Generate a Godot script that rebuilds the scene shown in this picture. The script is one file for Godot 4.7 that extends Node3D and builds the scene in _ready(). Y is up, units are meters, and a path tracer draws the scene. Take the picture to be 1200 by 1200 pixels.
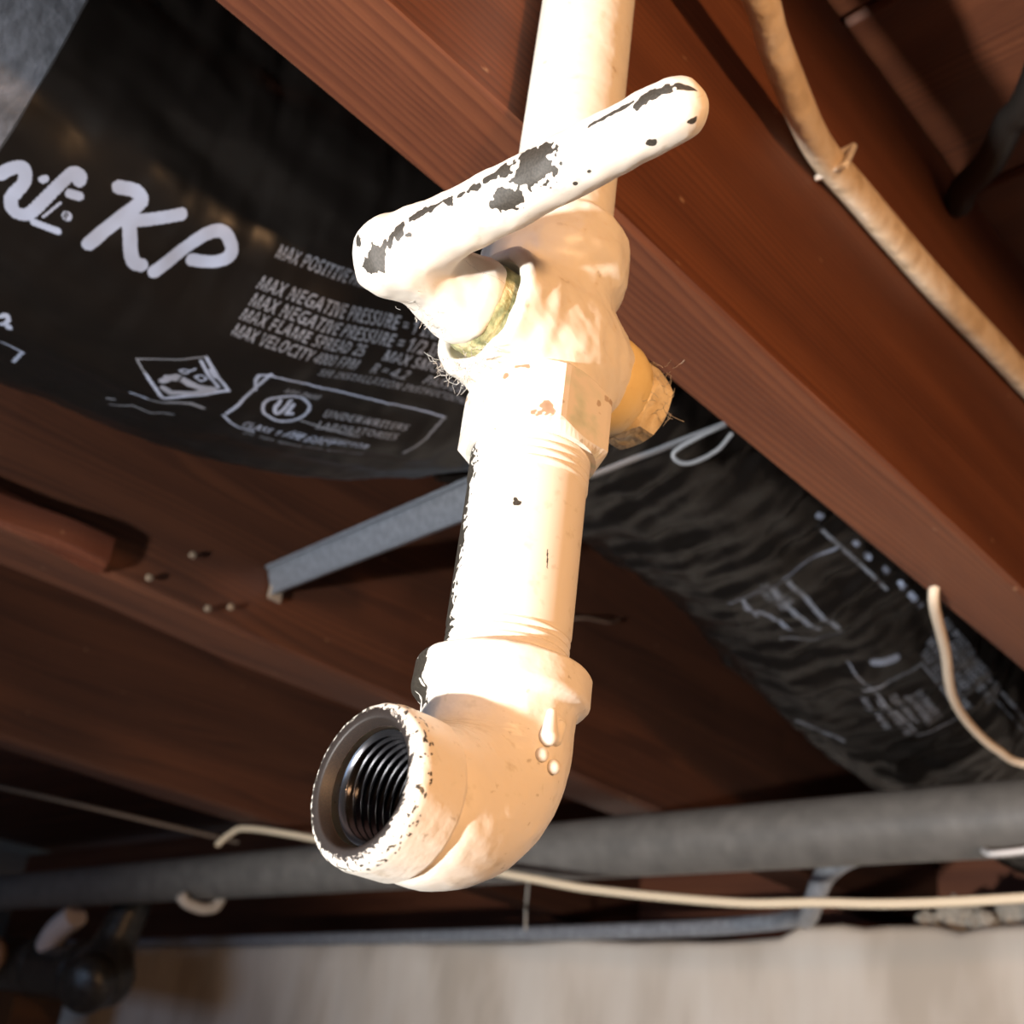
extends Node3D

# World: y up, metres. The camera stands at (0, EYE, 0); V(x, h, z) takes a height h above it.
const EYE := 1.65
const JOIST_BOTTOM := 0.25      # above the camera
const JOIST_TOP := 0.485
const PIPE := Vector3(-0.1618, 1.65, -0.1592)

func V(x: float, h: float, z: float) -> Vector3:
	return Vector3(x, EYE + h, z)

func lin(r: float, g: float, b: float) -> Color:
	return Color(r, g, b).linear_to_srgb()

func noise(freq: float, octaves := 3, sd := 1) -> FastNoiseLite:
	var n := FastNoiseLite.new()
	n.seed = sd
	n.noise_type = FastNoiseLite.TYPE_SIMPLEX_SMOOTH
	n.frequency = freq
	n.fractal_octaves = octaves
	return n

# ---------------------------------------------------------------- nodes
func numbered(called: String) -> String:
	if not has_node(NodePath(called)):
		return called
	var k := 1
	while has_node(NodePath("%s_%03d" % [called, k])):
		k += 1
	return "%s_%03d" % [called, k]

func tag(o: Node, label: String, category: String, group := "") -> void:
	o.set_meta("label", label)
	if category != "":
		o.set_meta("category", category)
	if group != "":
		o.set_meta("group", group)

func obj(called: String, mesh: Mesh, mat: Material, parent: Node = null) -> MeshInstance3D:
	var o := MeshInstance3D.new()
	o.mesh = mesh
	o.material_override = mat
	if parent == null:
		o.name = numbered(called)
		add_child(o)
	else:
		o.name = called
		parent.add_child(o, true)
	return o

func thing(called: String, label: String, category: String, at := Vector3.ZERO, group := "") -> Node3D:
	var o := Node3D.new()
	o.name = numbered(called)
	add_child(o)
	o.position = at
	tag(o, label, category, group)
	return o

func struct(called: String, mesh: Mesh, mat: Material) -> MeshInstance3D:
	var o := obj(called, mesh, mat)
	o.set_meta("kind", "structure")
	return o

# ---------------------------------------------------------------- meshes
func from_arrays(v: PackedVector3Array, n: PackedVector3Array, uv: PackedVector2Array, idx: PackedInt32Array) -> ArrayMesh:
	# front faces run clockwise: turn each triangle to agree with its normals
	for i in range(0, idx.size(), 3):
		var a := idx[i]
		var b := idx[i + 1]
		var c := idx[i + 2]
		if (v[c] - v[a]).cross(v[b] - v[a]).dot(n[a] + n[b] + n[c]) < 0.0:
			idx[i + 1] = c
			idx[i + 2] = b
	var arr := []
	arr.resize(Mesh.ARRAY_MAX)
	arr[Mesh.ARRAY_VERTEX] = v
	arr[Mesh.ARRAY_NORMAL] = n
	if uv.size() == v.size():
		arr[Mesh.ARRAY_TEX_UV] = uv
	arr[Mesh.ARRAY_INDEX] = idx
	var m := ArrayMesh.new()
	m.add_surface_from_arrays(Mesh.PRIMITIVE_TRIANGLES, arr)
	return m

# rows of points; each row is a closed ring (first point = last point). Caps close the ends.
func rings(rows: Array, uvs: Array, cap := true) -> ArrayMesh:
	var v := PackedVector3Array()
	var n := PackedVector3Array()
	var uv := PackedVector2Array()
	var idx := PackedInt32Array()
	var nr := rows.size()
	var nc: int = rows[0].size()
	var flip := 0.0
	for i in nr:
		var r: PackedVector3Array = rows[i]
		var ra: PackedVector3Array = rows[maxi(i - 1, 0)]
		var rb: PackedVector3Array = rows[mini(i + 1, nr - 1)]
		for j in nc:
			var jm := j - 1 if j > 0 else nc - 2
			var jp := j + 1 if j < nc - 1 else 1
			var nn := (rb[j] - ra[j]).cross(r[jp] - r[jm]).normalized()
			v.append(r[j])
			n.append(nn)
			uv.append(uvs[i][j])
	# outward or inward?
	var vol := 0.0
	for i in nr - 1:
		for j in nc - 1:
			var a := i * nc + j
			for t in [[a, a + 1, a + nc], [a + 1, a + nc + 1, a + nc]]:
				idx.append_array(PackedInt32Array(t))
				var g := (v[t[1]] - v[t[0]]).cross(v[t[2]] - v[t[0]])
				vol += v[t[0]].dot(g)
				flip += g.dot(n[t[0]])
	if cap:
		for e in [0, nr - 1]:
			var c := Vector3.ZERO
			for j in nc - 1:
				c += rows[e][j]
			c /= float(nc - 1)
			var inner: Vector3 = rows[1 if e == 0 else nr - 2][0] - rows[e][0]
			var inn := Vector3.ZERO
			for j in nc - 1:
				inn += rows[1 if e == 0 else nr - 2][j] - rows[e][j]
			var pn: Vector3 = (rows[e][0] - c).cross(rows[e][int(nc / 4.0)] - c).normalized()
			if pn.dot(inn) > 0.0:
				pn = -pn
			var base := v.size()
			v.append(c); n.append(pn); uv.append(uvs[e][0])
			for j in nc:
				v.append(rows[e][j]); n.append(pn); uv.append(uvs[e][j])
			for j in nc - 1:
				idx.append_array(PackedInt32Array([base, base + 1 + j, base + 2 + j]))
				var g2 := (v[base + 1 + j] - v[base]).cross(v[base + 2 + j] - v[base])
				vol += v[base].dot(g2) * (1.0 if g2.dot(pn) * 1.0 > 0.0 else -1.0) * 0.0
	# decide the sign of the smooth normals by the ring's own centre
	var s := 0.0
	for i in nr:
		var c := Vector3.ZERO
		for j in nc - 1:
			c += rows[i][j]
		c /= float(nc - 1)
		for j in nc - 1:
			s += n[i * nc + j].dot((rows[i][j] - c).normalized())
	if s < 0.0:
		for k in nr * nc:
			n[k] = -n[k]
	return from_arrays(v, n, uv, idx)

func lathe(profile: Array, seg := 64, closed_ends := true) -> ArrayMesh:
	# profile: Vector2(radius, y) from one end to the other, around the y axis
	var rows := []
	var uvs := []
	var y0: float = profile[0].y
	for p in profile:
		var r := PackedVector3Array()
		var u := PackedVector2Array()
		for j in seg + 1:
			var a := TAU * j / seg
			r.append(Vector3(sin(a) * p.x, p.y, cos(a) * p.x))
			u.append(Vector2(float(j) / seg, p.y - y0))
		rows.append(r)
		uvs.append(u)
	return rings(rows, uvs, closed_ends)

func catmull(p: Array, n: int) -> PackedVector3Array:
	var q: Array = [p[0] * 2.0 - p[1]] + p + [p[-1] * 2.0 - p[-2]]
	var out := PackedVector3Array()
	for i in range(1, q.size() - 2):
		for k in n:
			var t := float(k) / n
			out.append(0.5 * (q[i] * 2.0 + (q[i + 1] - q[i - 1]) * t + (q[i - 1] * 2.0 - q[i] * 5.0 + q[i + 1] * 4.0 - q[i + 2]) * t * t + (q[i] * 3.0 - q[i - 1] - q[i + 1] * 3.0 + q[i + 2]) * t * t * t))
	out.append(p[-1])
	return out

# a tube along a path; radius(i, s, angle) -> float; ref = the direction of angle 0
func tube(path: PackedVector3Array, radius: Callable, seg := 16, ref := Vector3.DOWN, flat := 1.0, s_from := 0.0) -> ArrayMesh:
	var rows := []
	var uvs := []
	var s := s_from
	for i in path.size():
		if i > 0:
			s += path[i].distance_to(path[i - 1])
		var t := (path[mini(i + 1, path.size() - 1)] - path[maxi(i - 1, 0)]).normalized()
		var e1 := (ref - t * t.dot(ref))
		if e1.length() < 0.05:
			e1 = Vector3.RIGHT - t * t.x
		e1 = e1.normalized()
		var e2 := e1.cross(t)
		var r := PackedVector3Array()
		var u := PackedVector2Array()
		for j in seg + 1:
			var a := TAU * j / seg - PI
			var rad: float = radius.call(s, a)
			r.append(path[i] + (e1 * cos(a) + e2 * sin(a) * flat) * rad)
			u.append(Vector2(s, a))
		rows.append(r)
		uvs.append(u)
	return rings(rows, uvs, true)

func rod(points: Array, radius: float, seg := 10, steps := 8) -> ArrayMesh:
	return tube(catmull(points, steps), func(_s, _a): return radius, seg)

# a board along z: width (x), height (y), length (z), its underside at y = 0, eased edges; uv in metres (across, along)
func board(w: float, h: float, z0: float, z1: float, ease := 0.002, wave := 0.0, sd := 1, steps := 1) -> ArrayMesh:
	var ns := noise(9.0, 2, sd)
	var c := [Vector2(-w / 2 + ease, 0), Vector2(w / 2 - ease, 0), Vector2(w / 2, ease), Vector2(w / 2, h - ease), Vector2(w / 2 - ease, h), Vector2(-w / 2 + ease, h), Vector2(-w / 2, h - ease), Vector2(-w / 2, ease)]
	var st := SurfaceTool.new()
	st.begin(Mesh.PRIMITIVE_TRIANGLES)
	st.set_smooth_group(-1)
	var at := func(k: int, z: float) -> Vector3:
		var p: Vector2 = c[k]
		var dx := ns.get_noise_2d(z, p.x * 40.0 + 3.0) * wave
		var dy := ns.get_noise_2d(z, p.x * 40.0 - 9.0) * wave
		return Vector3(p.x + dx, p.y + dy, z)
	for i in steps:
		var za := lerpf(z0, z1, float(i) / steps)
		var zb := lerpf(z0, z1, float(i + 1) / steps)
		var across := 0.0
		for k in 8:
			var k2 := (k + 1) % 8
			var d: float = c[k].distance_to(c[k2])
			var q := [at.call(k, za), at.call(k2, za), at.call(k2, zb), at.call(k, zb)]
			var u := [Vector2(across, za), Vector2(across + d, za), Vector2(across + d, zb), Vector2(across, zb)]
			for m in [0, 1, 2, 0, 2, 3]:
				st.set_uv(u[m])
				st.add_vertex(q[m])
			across += d
	for e in [z0, z1]:
		for k in range(1, 7):
			var tri := [0, k, k + 1] if e == z0 else [0, k + 1, k]
			for m in tri:
				st.set_uv(Vector2(c[m].x * 0.3, c[m].y * 0.3))
				st.add_vertex(at.call(m, e))
	st.generate_normals()
	return st.commit()

func box(size: Vector3, ease := 0.002) -> ArrayMesh:
	# centred on its base
	return board(size.x, size.y, -size.z / 2, size.z / 2, minf(ease, minf(size.x, size.y) * 0.3))

# surface nets over a signed distance field
func nets(f: Callable, lo: Vector3, hi: Vector3, cell: float, uvf: Callable) -> ArrayMesh:
	var nx := int((hi.x - lo.x) / cell) + 2
	var ny := int((hi.y - lo.y) / cell) + 2
	var nz := int((hi.z - lo.z) / cell) + 2
	var val := PackedFloat32Array()
	val.resize(nx * ny * nz)
	val.fill(1.0)
	var B := 4
	for bx in range(0, nx, B):
		for by in range(0, ny, B):
			for bz in range(0, nz, B):
				var mid := lo + Vector3(bx + 1.5, by + 1.5, bz + 1.5) * cell
				var d: float = f.call(mid)
				if absf(d) > cell * 5.0:
					for x in range(bx, mini(bx + B, nx)):
						for y in range(by, mini(by + B, ny)):
							for z in range(bz, mini(bz + B, nz)):
								val[(x * ny + y) * nz + z] = d
				else:
					for x in range(bx, mini(bx + B, nx)):
						for y in range(by, mini(by + B, ny)):
							for z in range(bz, mini(bz + B, nz)):
								val[(x * ny + y) * nz + z] = f.call(lo + Vector3(x, y, z) * cell)
	var id := PackedInt32Array()
	id.resize(nx * ny * nz)
	id.fill(-1)
	var v := PackedVector3Array()
	var corner := [0, nz * ny, nz, nz * ny + nz, 1, nz * ny + 1, nz + 1, nz * ny + nz + 1]
	var edges := [[0, 1], [2, 3], [4, 5], [6, 7], [0, 2], [1, 3], [4, 6], [5, 7], [0, 4], [1, 5], [2, 6], [3, 7]]
	for x in nx - 1:
		for y in ny - 1:
			for z in nz - 1:
				var at := (x * ny + y) * nz + z
				var m := 0
				for k in 8:
					if val[at + corner[k]] < 0.0:
						m |= 1 << k
				if m == 0 or m == 255:
					continue
				var sum := Vector3.ZERO
				var cnt := 0
				for e in edges:
					if ((m >> e[0]) & 1) != ((m >> e[1]) & 1):
						var a: float = val[at + corner[e[0]]]
						var b: float = val[at + corner[e[1]]]
						var t := a / (a - b)
						var pa := Vector3(e[0] & 1, (e[0] >> 1) & 1, (e[0] >> 2) & 1)
						var pb := Vector3(e[1] & 1, (e[1] >> 1) & 1, (e[1] >> 2) & 1)
						sum += pa.lerp(pb, t)
						cnt += 1
				id[at] = v.size()
				v.append(lo + (Vector3(x, y, z) + sum / cnt) * cell)
	var idx := PackedInt32Array()
	var n := PackedVector3Array()
	n.resize(v.size())
	for x in range(1, nx - 1):
		for y in range(1, ny - 1):
			for z in range(1, nz - 1):
				var at := (x * ny + y) * nz + z
				var a := val[at] < 0.0
				for ax in 3:
					var step: int = [ny * nz, nz, 1][ax]
					if (val[at + step] < 0.0) == a:
						continue
					var o1: int = [nz, 1, ny * nz][ax]
					var o2: int = [1, ny * nz, nz][ax]
					var q := [id[at - o1 - o2], id[at - o2], id[at], id[at - o1]]
					if q.min() < 0:
						continue
					var g := (v[q[2]] - v[q[0]]).cross(v[q[3]] - v[q[1]])
					var out := Vector3.ZERO
					out[ax] = 1.0 if a else -1.0
					if g.dot(out) < 0.0:
						g = -g
					for k in 4:
						n[q[k]] += g
					idx.append_array(PackedInt32Array([q[0], q[1], q[2], q[0], q[2], q[3]]))
	var uv := PackedVector2Array()
	for i in v.size():
		n[i] = n[i].normalized()
		uv.append(uvf.call(v[i]))
	return from_arrays(v, n, uv, idx)

static func smin(a: float, b: float, k: float) -> float:
	var h := maxf(k - absf(a - b), 0.0) / k
	return minf(a, b) - h * h * k * 0.25

static func smax(a: float, b: float, k: float) -> float:
	return -smin(-a, -b, k)

static func cone_seg(p: Vector3, a: Vector3, b: Vector3, ra: float, rb: float) -> float:
	var ab := b - a
	var t := clampf((p - a).dot(ab) / ab.length_squared(), 0.0, 1.0)
	return (p - a - ab * t).length() - lerpf(ra, rb, t)

# a disc-ended cylinder about an axis with a rounded rim
static func cyl(p: Vector3, c: Vector3, ax: Vector3, r: float, half: float, round_by: float) -> float:
	var q := p - c
	var l := q.dot(ax)
	var rad := sqrt(maxf(q.length_squared() - l * l, 0.0))
	var dx := rad - r + round_by
	var dy := absf(l) - half + round_by
	return minf(maxf(dx, dy), 0.0) + Vector2(maxf(dx, 0.0), maxf(dy, 0.0)).length() - round_by

# ---------------------------------------------------------------- textures and materials
func mat(c: Color, rough := 0.6, metal := 0.0) -> StandardMaterial3D:
	var m := StandardMaterial3D.new()
	m.albedo_color = c
	m.roughness = rough
	m.metallic = metal
	return m

func cloud(freq: float, stops: Array, sd := 1, octaves := 4, size := 512, ridged := false) -> NoiseTexture2D:
	var t := NoiseTexture2D.new()
	t.width = size
	t.height = size
	t.seamless = true
	var n := noise(freq, octaves, sd)
	if ridged:
		n.fractal_type = FastNoiseLite.FRACTAL_RIDGED
	t.noise = n
	var g := Gradient.new()
	g.offsets = PackedFloat32Array(stops.map(func(s): return s[0]))
	g.colors = PackedColorArray(stops.map(func(s): return s[1]))
	t.color_ramp = g
	return t

func grey_noise(freq: float, sd := 1, octaves := 4, size := 512) -> NoiseTexture2D:
	var t := NoiseTexture2D.new()
	t.width = size
	t.height = size
	t.seamless = true
	t.noise = noise(freq, octaves, sd)
	return t

func tri(m: StandardMaterial3D, scale: Vector3) -> StandardMaterial3D:
	m.uv1_triplanar = true
	m.uv1_world_triplanar = false
	m.uv1_scale = scale
	return m

func speckled(lo: Color, mid: Color, hi: Color, freq: float, scale: float, rough: float, bump := 0.0, sd := 1, metal := 0.0) -> StandardMaterial3D:
	var m := mat(Color.WHITE, rough, metal)
	m.albedo_texture = cloud(freq, [[0.2, lo], [0.5, mid], [0.8, hi]], sd, 5)
	if bump > 0.0:
		m.heightmap_enabled = true
		m.heightmap_texture = grey_noise(freq * 2.0, sd + 5)
		m.heightmap_scale = bump
	return tri(m, Vector3.ONE * scale)

# old fir: growth lines along the board; u runs across (0.25 m per tile), v along (1 m per tile)
func wood_image(light: Color, dark: Color, lines: float, sd: int) -> ImageTexture:
	var w := 512
	var h := 768
	var im := Image.create(w, h, false, Image.FORMAT_RGB8)
	var warp := noise(1.0, 2, sd)
	var fibre := noise(1.0, 2, sd + 1)
	var rng := RandomNumberGenerator.new()
	rng.seed = sd
	for y in h:
		var v := float(y) / h
		for x in w:
			var u := float(x) / w * 0.25
			var c := u * lines + warp.get_noise_2d(u * 22.0, v * 1.6) * 2.6
			var f := c - floorf(c)
			var ring := pow(f, 2.2) * clampf((1.0 - f) * 9.0, 0.0, 1.0)
			var fib := fibre.get_noise_2d(u * 2600.0, v * 45.0)
			var broad := fibre.get_noise_2d(u * 30.0 + 50.0, v * 2.5)
			var k := clampf(0.25 + ring * 0.75 + fib * 0.16 + broad * 0.45, 0.0, 1.0)
			im.set_pixel(x, y, light.lerp(dark, k))
	for k in 26:   # pale nicks and paint flecks
		var px := rng.randi_range(2, w - 6)
		var py := rng.randi_range(2, h - 6)
		for dx in rng.randi_range(1, 3):
			for dy in rng.randi_range(1, 2):
				im.set_pixel(px + dx, py + dy, light.lerp(Color(0.75, 0.68, 0.6), 0.5))
	return ImageTexture.create_from_image(im)

func wood_mat(tex: ImageTexture, tint := Color.WHITE, rough := 0.62) -> StandardMaterial3D:
	var m := mat(tint, rough)
	m.albedo_texture = tex
	m.uv1_scale = Vector3(4.0, 1.0, 1.0)
	m.heightmap_enabled = true
	m.heightmap_texture = tex
	m.heightmap_scale = 0.06
	return m

# chipped paint: spots = [u, v, half-length, half-width, turn] in metres on a (lu x lv) surface; v wraps
func chipped(im: Image, lu: float, lv: float, spots: Array, paint: Callable, metal: Callable, ragged: float, sd: int) -> Image:
	var w := im.get_width()
	var h := im.get_height()
	var ns := noise(1.0, 2, sd)
	for y in h:
		for x in w:
			im.set_pixel(x, y, paint.call(float(x) / w * lu, float(y) / h * lv))
	for s in spots:
		var reach: float = maxf(s[2], s[3]) * 1.5
		var x0 := int((s[0] - reach) / lu * w)
		var x1 := int((s[0] + reach) / lu * w) + 1
		var y0 := int((s[1] - reach) / lv * h)
		var y1 := int((s[1] + reach) / lv * h) + 1
		for y in range(y0, y1):
			for x in range(maxi(x0, 0), mini(x1, w)):
				var p := Vector2(float(x) / w * lu - s[0], float(y) / h * lv - s[1]).rotated(-s[4])
				var d := Vector2(p.x / s[2], p.y / s[3]).length()
				d += ns.get_noise_2d(float(x) / w * lu * 420.0, float(y) / h * lv * 420.0) * ragged
				if d < 1.0:
					im.set_pixel(x, posmod(y, h), metal.call(float(x) / w * lu, float(y) / h * lv))
	return im

# flat print: a line of text rasterised from the font's own triangles into an image
func print_text(im: Image, text: String, at: Vector2, cap_h: float, squeeze: float, lean: float, turn: float, col: Color, px: Vector2, bold := true) -> void:
	# at = baseline start in metres (x right, y up from the image's lower edge), px = pixels per metre
	var tm := TextMesh.new()
	var f := SystemFont.new()
	f.font_names = PackedStringArray(["Droid Sans"])
	if bold:
		f.font_weight = 700
	tm.font = f
	tm.font_size = 64
	tm.pixel_size = 0.01
	tm.depth = 0.0
	tm.text = text
	tm.horizontal_alignment = HORIZONTAL_ALIGNMENT_LEFT
	tm.vertical_alignment = VERTICAL_ALIGNMENT_BOTTOM
	var a := tm.get_mesh_arrays()
	var v: PackedVector3Array = a[Mesh.ARRAY_VERTEX]
	var idx: PackedInt32Array = a[Mesh.ARRAY_INDEX] if a[Mesh.ARRAY_INDEX] != null else PackedInt32Array(range(v.size()))
	var base := 1e9
	var top := -1e9
	for p in v:
		base = minf(base, p.y)
		top = maxf(top, p.y)
	var k := cap_h / maxf(top - base, 1e-4)
	for t in range(0, idx.size(), 3):
		var q := PackedVector2Array()
		for m in 3:
			var p := v[idx[t + m]]
			var r := Vector2((p.x * squeeze + (p.y - base) * lean) * k, (p.y - base) * k).rotated(turn) + at
			q.append(Vector2(r.x * px.x, im.get_height() - r.y * px.y))
		fill_tri(im, q[0], q[1], q[2], col)

func fill_tri(im: Image, a: Vector2, b: Vector2, c: Vector2, col: Color) -> void:
	var area := (b - a).cross(c - a)
	if absf(area) < 0.01:
		return
	var x0 := maxi(int(floorf(minf(a.x, minf(b.x, c.x)))), 0)
	var x1 := mini(int(ceilf(maxf(a.x, maxf(b.x, c.x)))), im.get_width() - 1)
	var y0 := maxi(int(floorf(minf(a.y, minf(b.y, c.y)))), 0)
	var y1 := mini(int(ceilf(maxf(a.y, maxf(b.y, c.y)))), im.get_height() - 1)
	for y in range(y0, y1 + 1):
		for x in range(x0, x1 + 1):
			var p := Vector2(x + 0.5, y + 0.5)
			var w0 := (b - a).cross(p - a) / area
			var w1 := (c - b).cross(p - b) / area
			var w2 := (a - c).cross(p - c) / area
			if w0 >= -0.02 and w1 >= -0.02 and w2 >= -0.02:
				im.set_pixel(x, y, col)

func stroke(im: Image, pts: Array, width: float, col: Color, px: Vector2) -> void:
	for i in pts.size() - 1:
		var a: Vector2 = pts[i]
		var b: Vector2 = pts[i + 1]
		var r := width / 2
		var x0 := int((minf(a.x, b.x) - r) * px.x)
		var x1 := int((maxf(a.x, b.x) + r) * px.x) + 1
		var y0 := int((minf(a.y, b.y) - r) * px.y)
		var y1 := int((maxf(a.y, b.y) + r) * px.y) + 1
		for y in range(y0, y1 + 1):
			for x in range(x0, x1 + 1):
				if x < 0 or y < 0 or x >= im.get_width() or y >= im.get_height():
					continue
				var p := Vector2((x + 0.5) / px.x, (y + 0.5) / px.y)
				var t := clampf((p - a).dot(b - a) / maxf((b - a).length_squared(), 1e-12), 0.0, 1.0)
				if p.distance_to(a.lerp(b, t)) < r:
					im.set_pixel(x, im.get_height() - 1 - y, col)

# ================================================================ the scene
var paint_lin := Color(0.80, 0.73, 0.62)
var wood_a: ImageTexture
var wood_b: ImageTexture

func _ready() -> void:
	camera_and_light()
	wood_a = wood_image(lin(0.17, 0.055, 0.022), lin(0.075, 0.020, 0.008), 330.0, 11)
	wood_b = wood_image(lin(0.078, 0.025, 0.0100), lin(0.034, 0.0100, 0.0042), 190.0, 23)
	room()
	joists()
	duct()
	pipe_drop()
	cable_on_joist()
	far_pipes()
	loose_wires()
	fittings()
	small_things()
	lamps()
	for o in find_children("*", "GeometryInstance3D", true, false):
		o.cast_shadow = GeometryInstance3D.SHADOW_CASTING_SETTING_ON

func camera_and_light() -> void:
	var cam := Camera3D.new()
	cam.name = "camera"
	add_child(cam)
	cam.transform = Transform3D(Basis(Vector3(0.73122, 0.11614, -0.67218), Vector3(0.24270, 0.87663, 0.41548), Vector3(0.63751, -0.46695, 0.61282)).orthonormalized(), Vector3(0, EYE, 0))
	cam.fov = 47.893
	cam.near = 0.02
	cam.far = 30.0
	var at := CameraAttributesPhysical.new()
	at.frustum_focal_length = 27.02
	at.frustum_near = 0.02
	at.frustum_far = 30.0
	at.frustum_focus_distance = 0.24
	at.exposure_aperture = 15.0
	cam.attributes = at
	cam.fov = 47.893
	cam.current = true

	var env := Environment.new()
	env.background_mode = Environment.BG_SKY
	var sky := Sky.new()
	var sm := ProceduralSkyMaterial.new()
	sm.sky_top_color = Color(0.45, 0.6, 0.85)
	sm.sky_horizon_color = Color(0.8, 0.86, 0.93)
	sm.ground_horizon_color = Color(0.5, 0.5, 0.48)
	sm.ground_bottom_color = Color(0.3, 0.3, 0.28)
	sky.sky_material = sm
	env.sky = sky
	env.tonemap_mode = Environment.TONE_MAPPER_LINEAR
	env.tonemap_exposure = 1.0
	env.sdfgi_enabled = true
	env.ssao_enabled = true
	env.ssil_enabled = true
	var we := WorldEnvironment.new()
	we.name = "world_environment"
	we.environment = env
	add_child(we)

	# unseen window in the near wall: cool daylight placed for the duct's sheen
	var day := AreaLight3D.new()
	day.name = "unseen_window_daylight"
	day.area_size = Vector2(1.3, 0.6)
	day.light_energy = 1.6
	day.light_color = Color(0.72, 0.84, 1.0)
	day.area_range = 12.0
	day.shadow_enabled = true
	add_child(day)
	day.look_at_from_position(Vector3(-0.75, 1.32, 2.66), Vector3(-0.5, 1.6, 0.0))

func room() -> void:
	var concrete := speckled(lin(0.46, 0.405, 0.345), lin(0.57, 0.515, 0.455), lin(0.62, 0.575, 0.52), 0.010, 1.1, 0.9, 0.12, 4)
	concrete.uv1_scale = Vector3(1.7, 0.5, 1.7)
	# the far foundation wall: rough along its top edge
	var rows := []
	var st := SurfaceTool.new()
	st.begin(Mesh.PRIMITIVE_TRIANGLES)
	var ns := noise(1.0, 3, 9)
	var nx := 220
	for i in nx + 1:
		var x := lerpf(-3.0, 2.0, float(i) / nx)
		var top := EYE + 0.193 + 0.004 * ns.get_noise_2d(x * 6.0, 0.0)
		if x > -0.62:
			top += 0.010 + 0.010 * ns.get_noise_2d(x * 22.0, 4.0)
		var col := []
		for y in [0.0, 0.7, top - 0.10, top - 0.03, top - 0.008, top]:
			var out: float = -1.05 + 0.004 * ns.get_noise_2d(x * 7.0, y * 7.0) - (0.006 if y == top else 0.0)
			col.append(Vector3(x, y, out))
		col.append(Vector3(x, top + 0.004, -1.16))
		col.append(Vector3(x, top + 0.004, -1.42))
		col.append(Vector3(x, 0.0, -1.42))
		rows.append(col)
	for i in nx:
		for k in 8:
			var a: Vector3 = rows[i][k]
			var b: Vector3 = rows[i + 1][k]
			var c: Vector3 = rows[i + 1][k + 1]
			var d: Vector3 = rows[i][k + 1]
			for p in [a, c, b, a, d, c]:
				st.add_vertex(p)
	st.generate_normals()
	struct("wall_back", st.commit(), concrete)
	var dull := mat(lin(0.30, 0.27, 0.23), 0.9)
	var w := struct("wall_left", box(Vector3(0.25, 2.15, 5.0)), dull)
	w.position = Vector3(-3.12, 0, 0.6)
	w = struct("wall_right", box(Vector3(0.25, 2.15, 5.0)), dull)
	w.position = Vector3(2.12, 0, 0.6)
	# the near wall, out of view, its opening placed for the cool daylight
	for p in [[Vector3(1.6, 2.15, 0.25), Vector3(-2.2, 0, 2.82)], [Vector3(2.1, 2.15, 0.25), Vector3(0.95, 0, 2.82)], [Vector3(1.3, 1.0, 0.25), Vector3(-0.75, 0, 2.82)], [Vector3(1.3, 0.5, 0.25), Vector3(-0.75, 1.65, 2.82)]]:
		w = struct("wall_front", box(p[0]), dull)
		w.position = p[1]
	var fl := struct("floor", box(Vector3(5.6, 0.12, 4.6)), speckled(lin(0.22, 0.20, 0.18), lin(0.28, 0.26, 0.23), lin(0.34, 0.31, 0.28), 0.02, 1.0, 0.85, 0.0, 6))
	fl.position = Vector3(-0.5, -0.12, 0.75)
	# subfloor: diagonal-free boards laid across the joists, each its own plank
	var ceil_node := Node3D.new()
	ceil_node.name = "ceiling"
	ceil_node.set_meta("kind", "structure")
	add_child(ceil_node)
	ceil_node.position = V(-0.5, JOIST_TOP, 0)
	var plank := board(0.138, 0.02, -2.8, 2.8, 0.003)
	var bm := wood_mat(wood_a)
	for i in 32:
		var o := obj("plank", plank, bm, ceil_node)
		o.rotation.y = PI / 2
		o.position = Vector3(0, 0, -1.4 + 0.140 * i)
	var cover := obj("upper_floor", box(Vector3(5.7, 0.04, 4.7)), mat(lin(0.1, 0.06, 0.04), 0.9), ceil_node)
	cover.position = Vector3(0, 0.022, 0.7)

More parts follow.
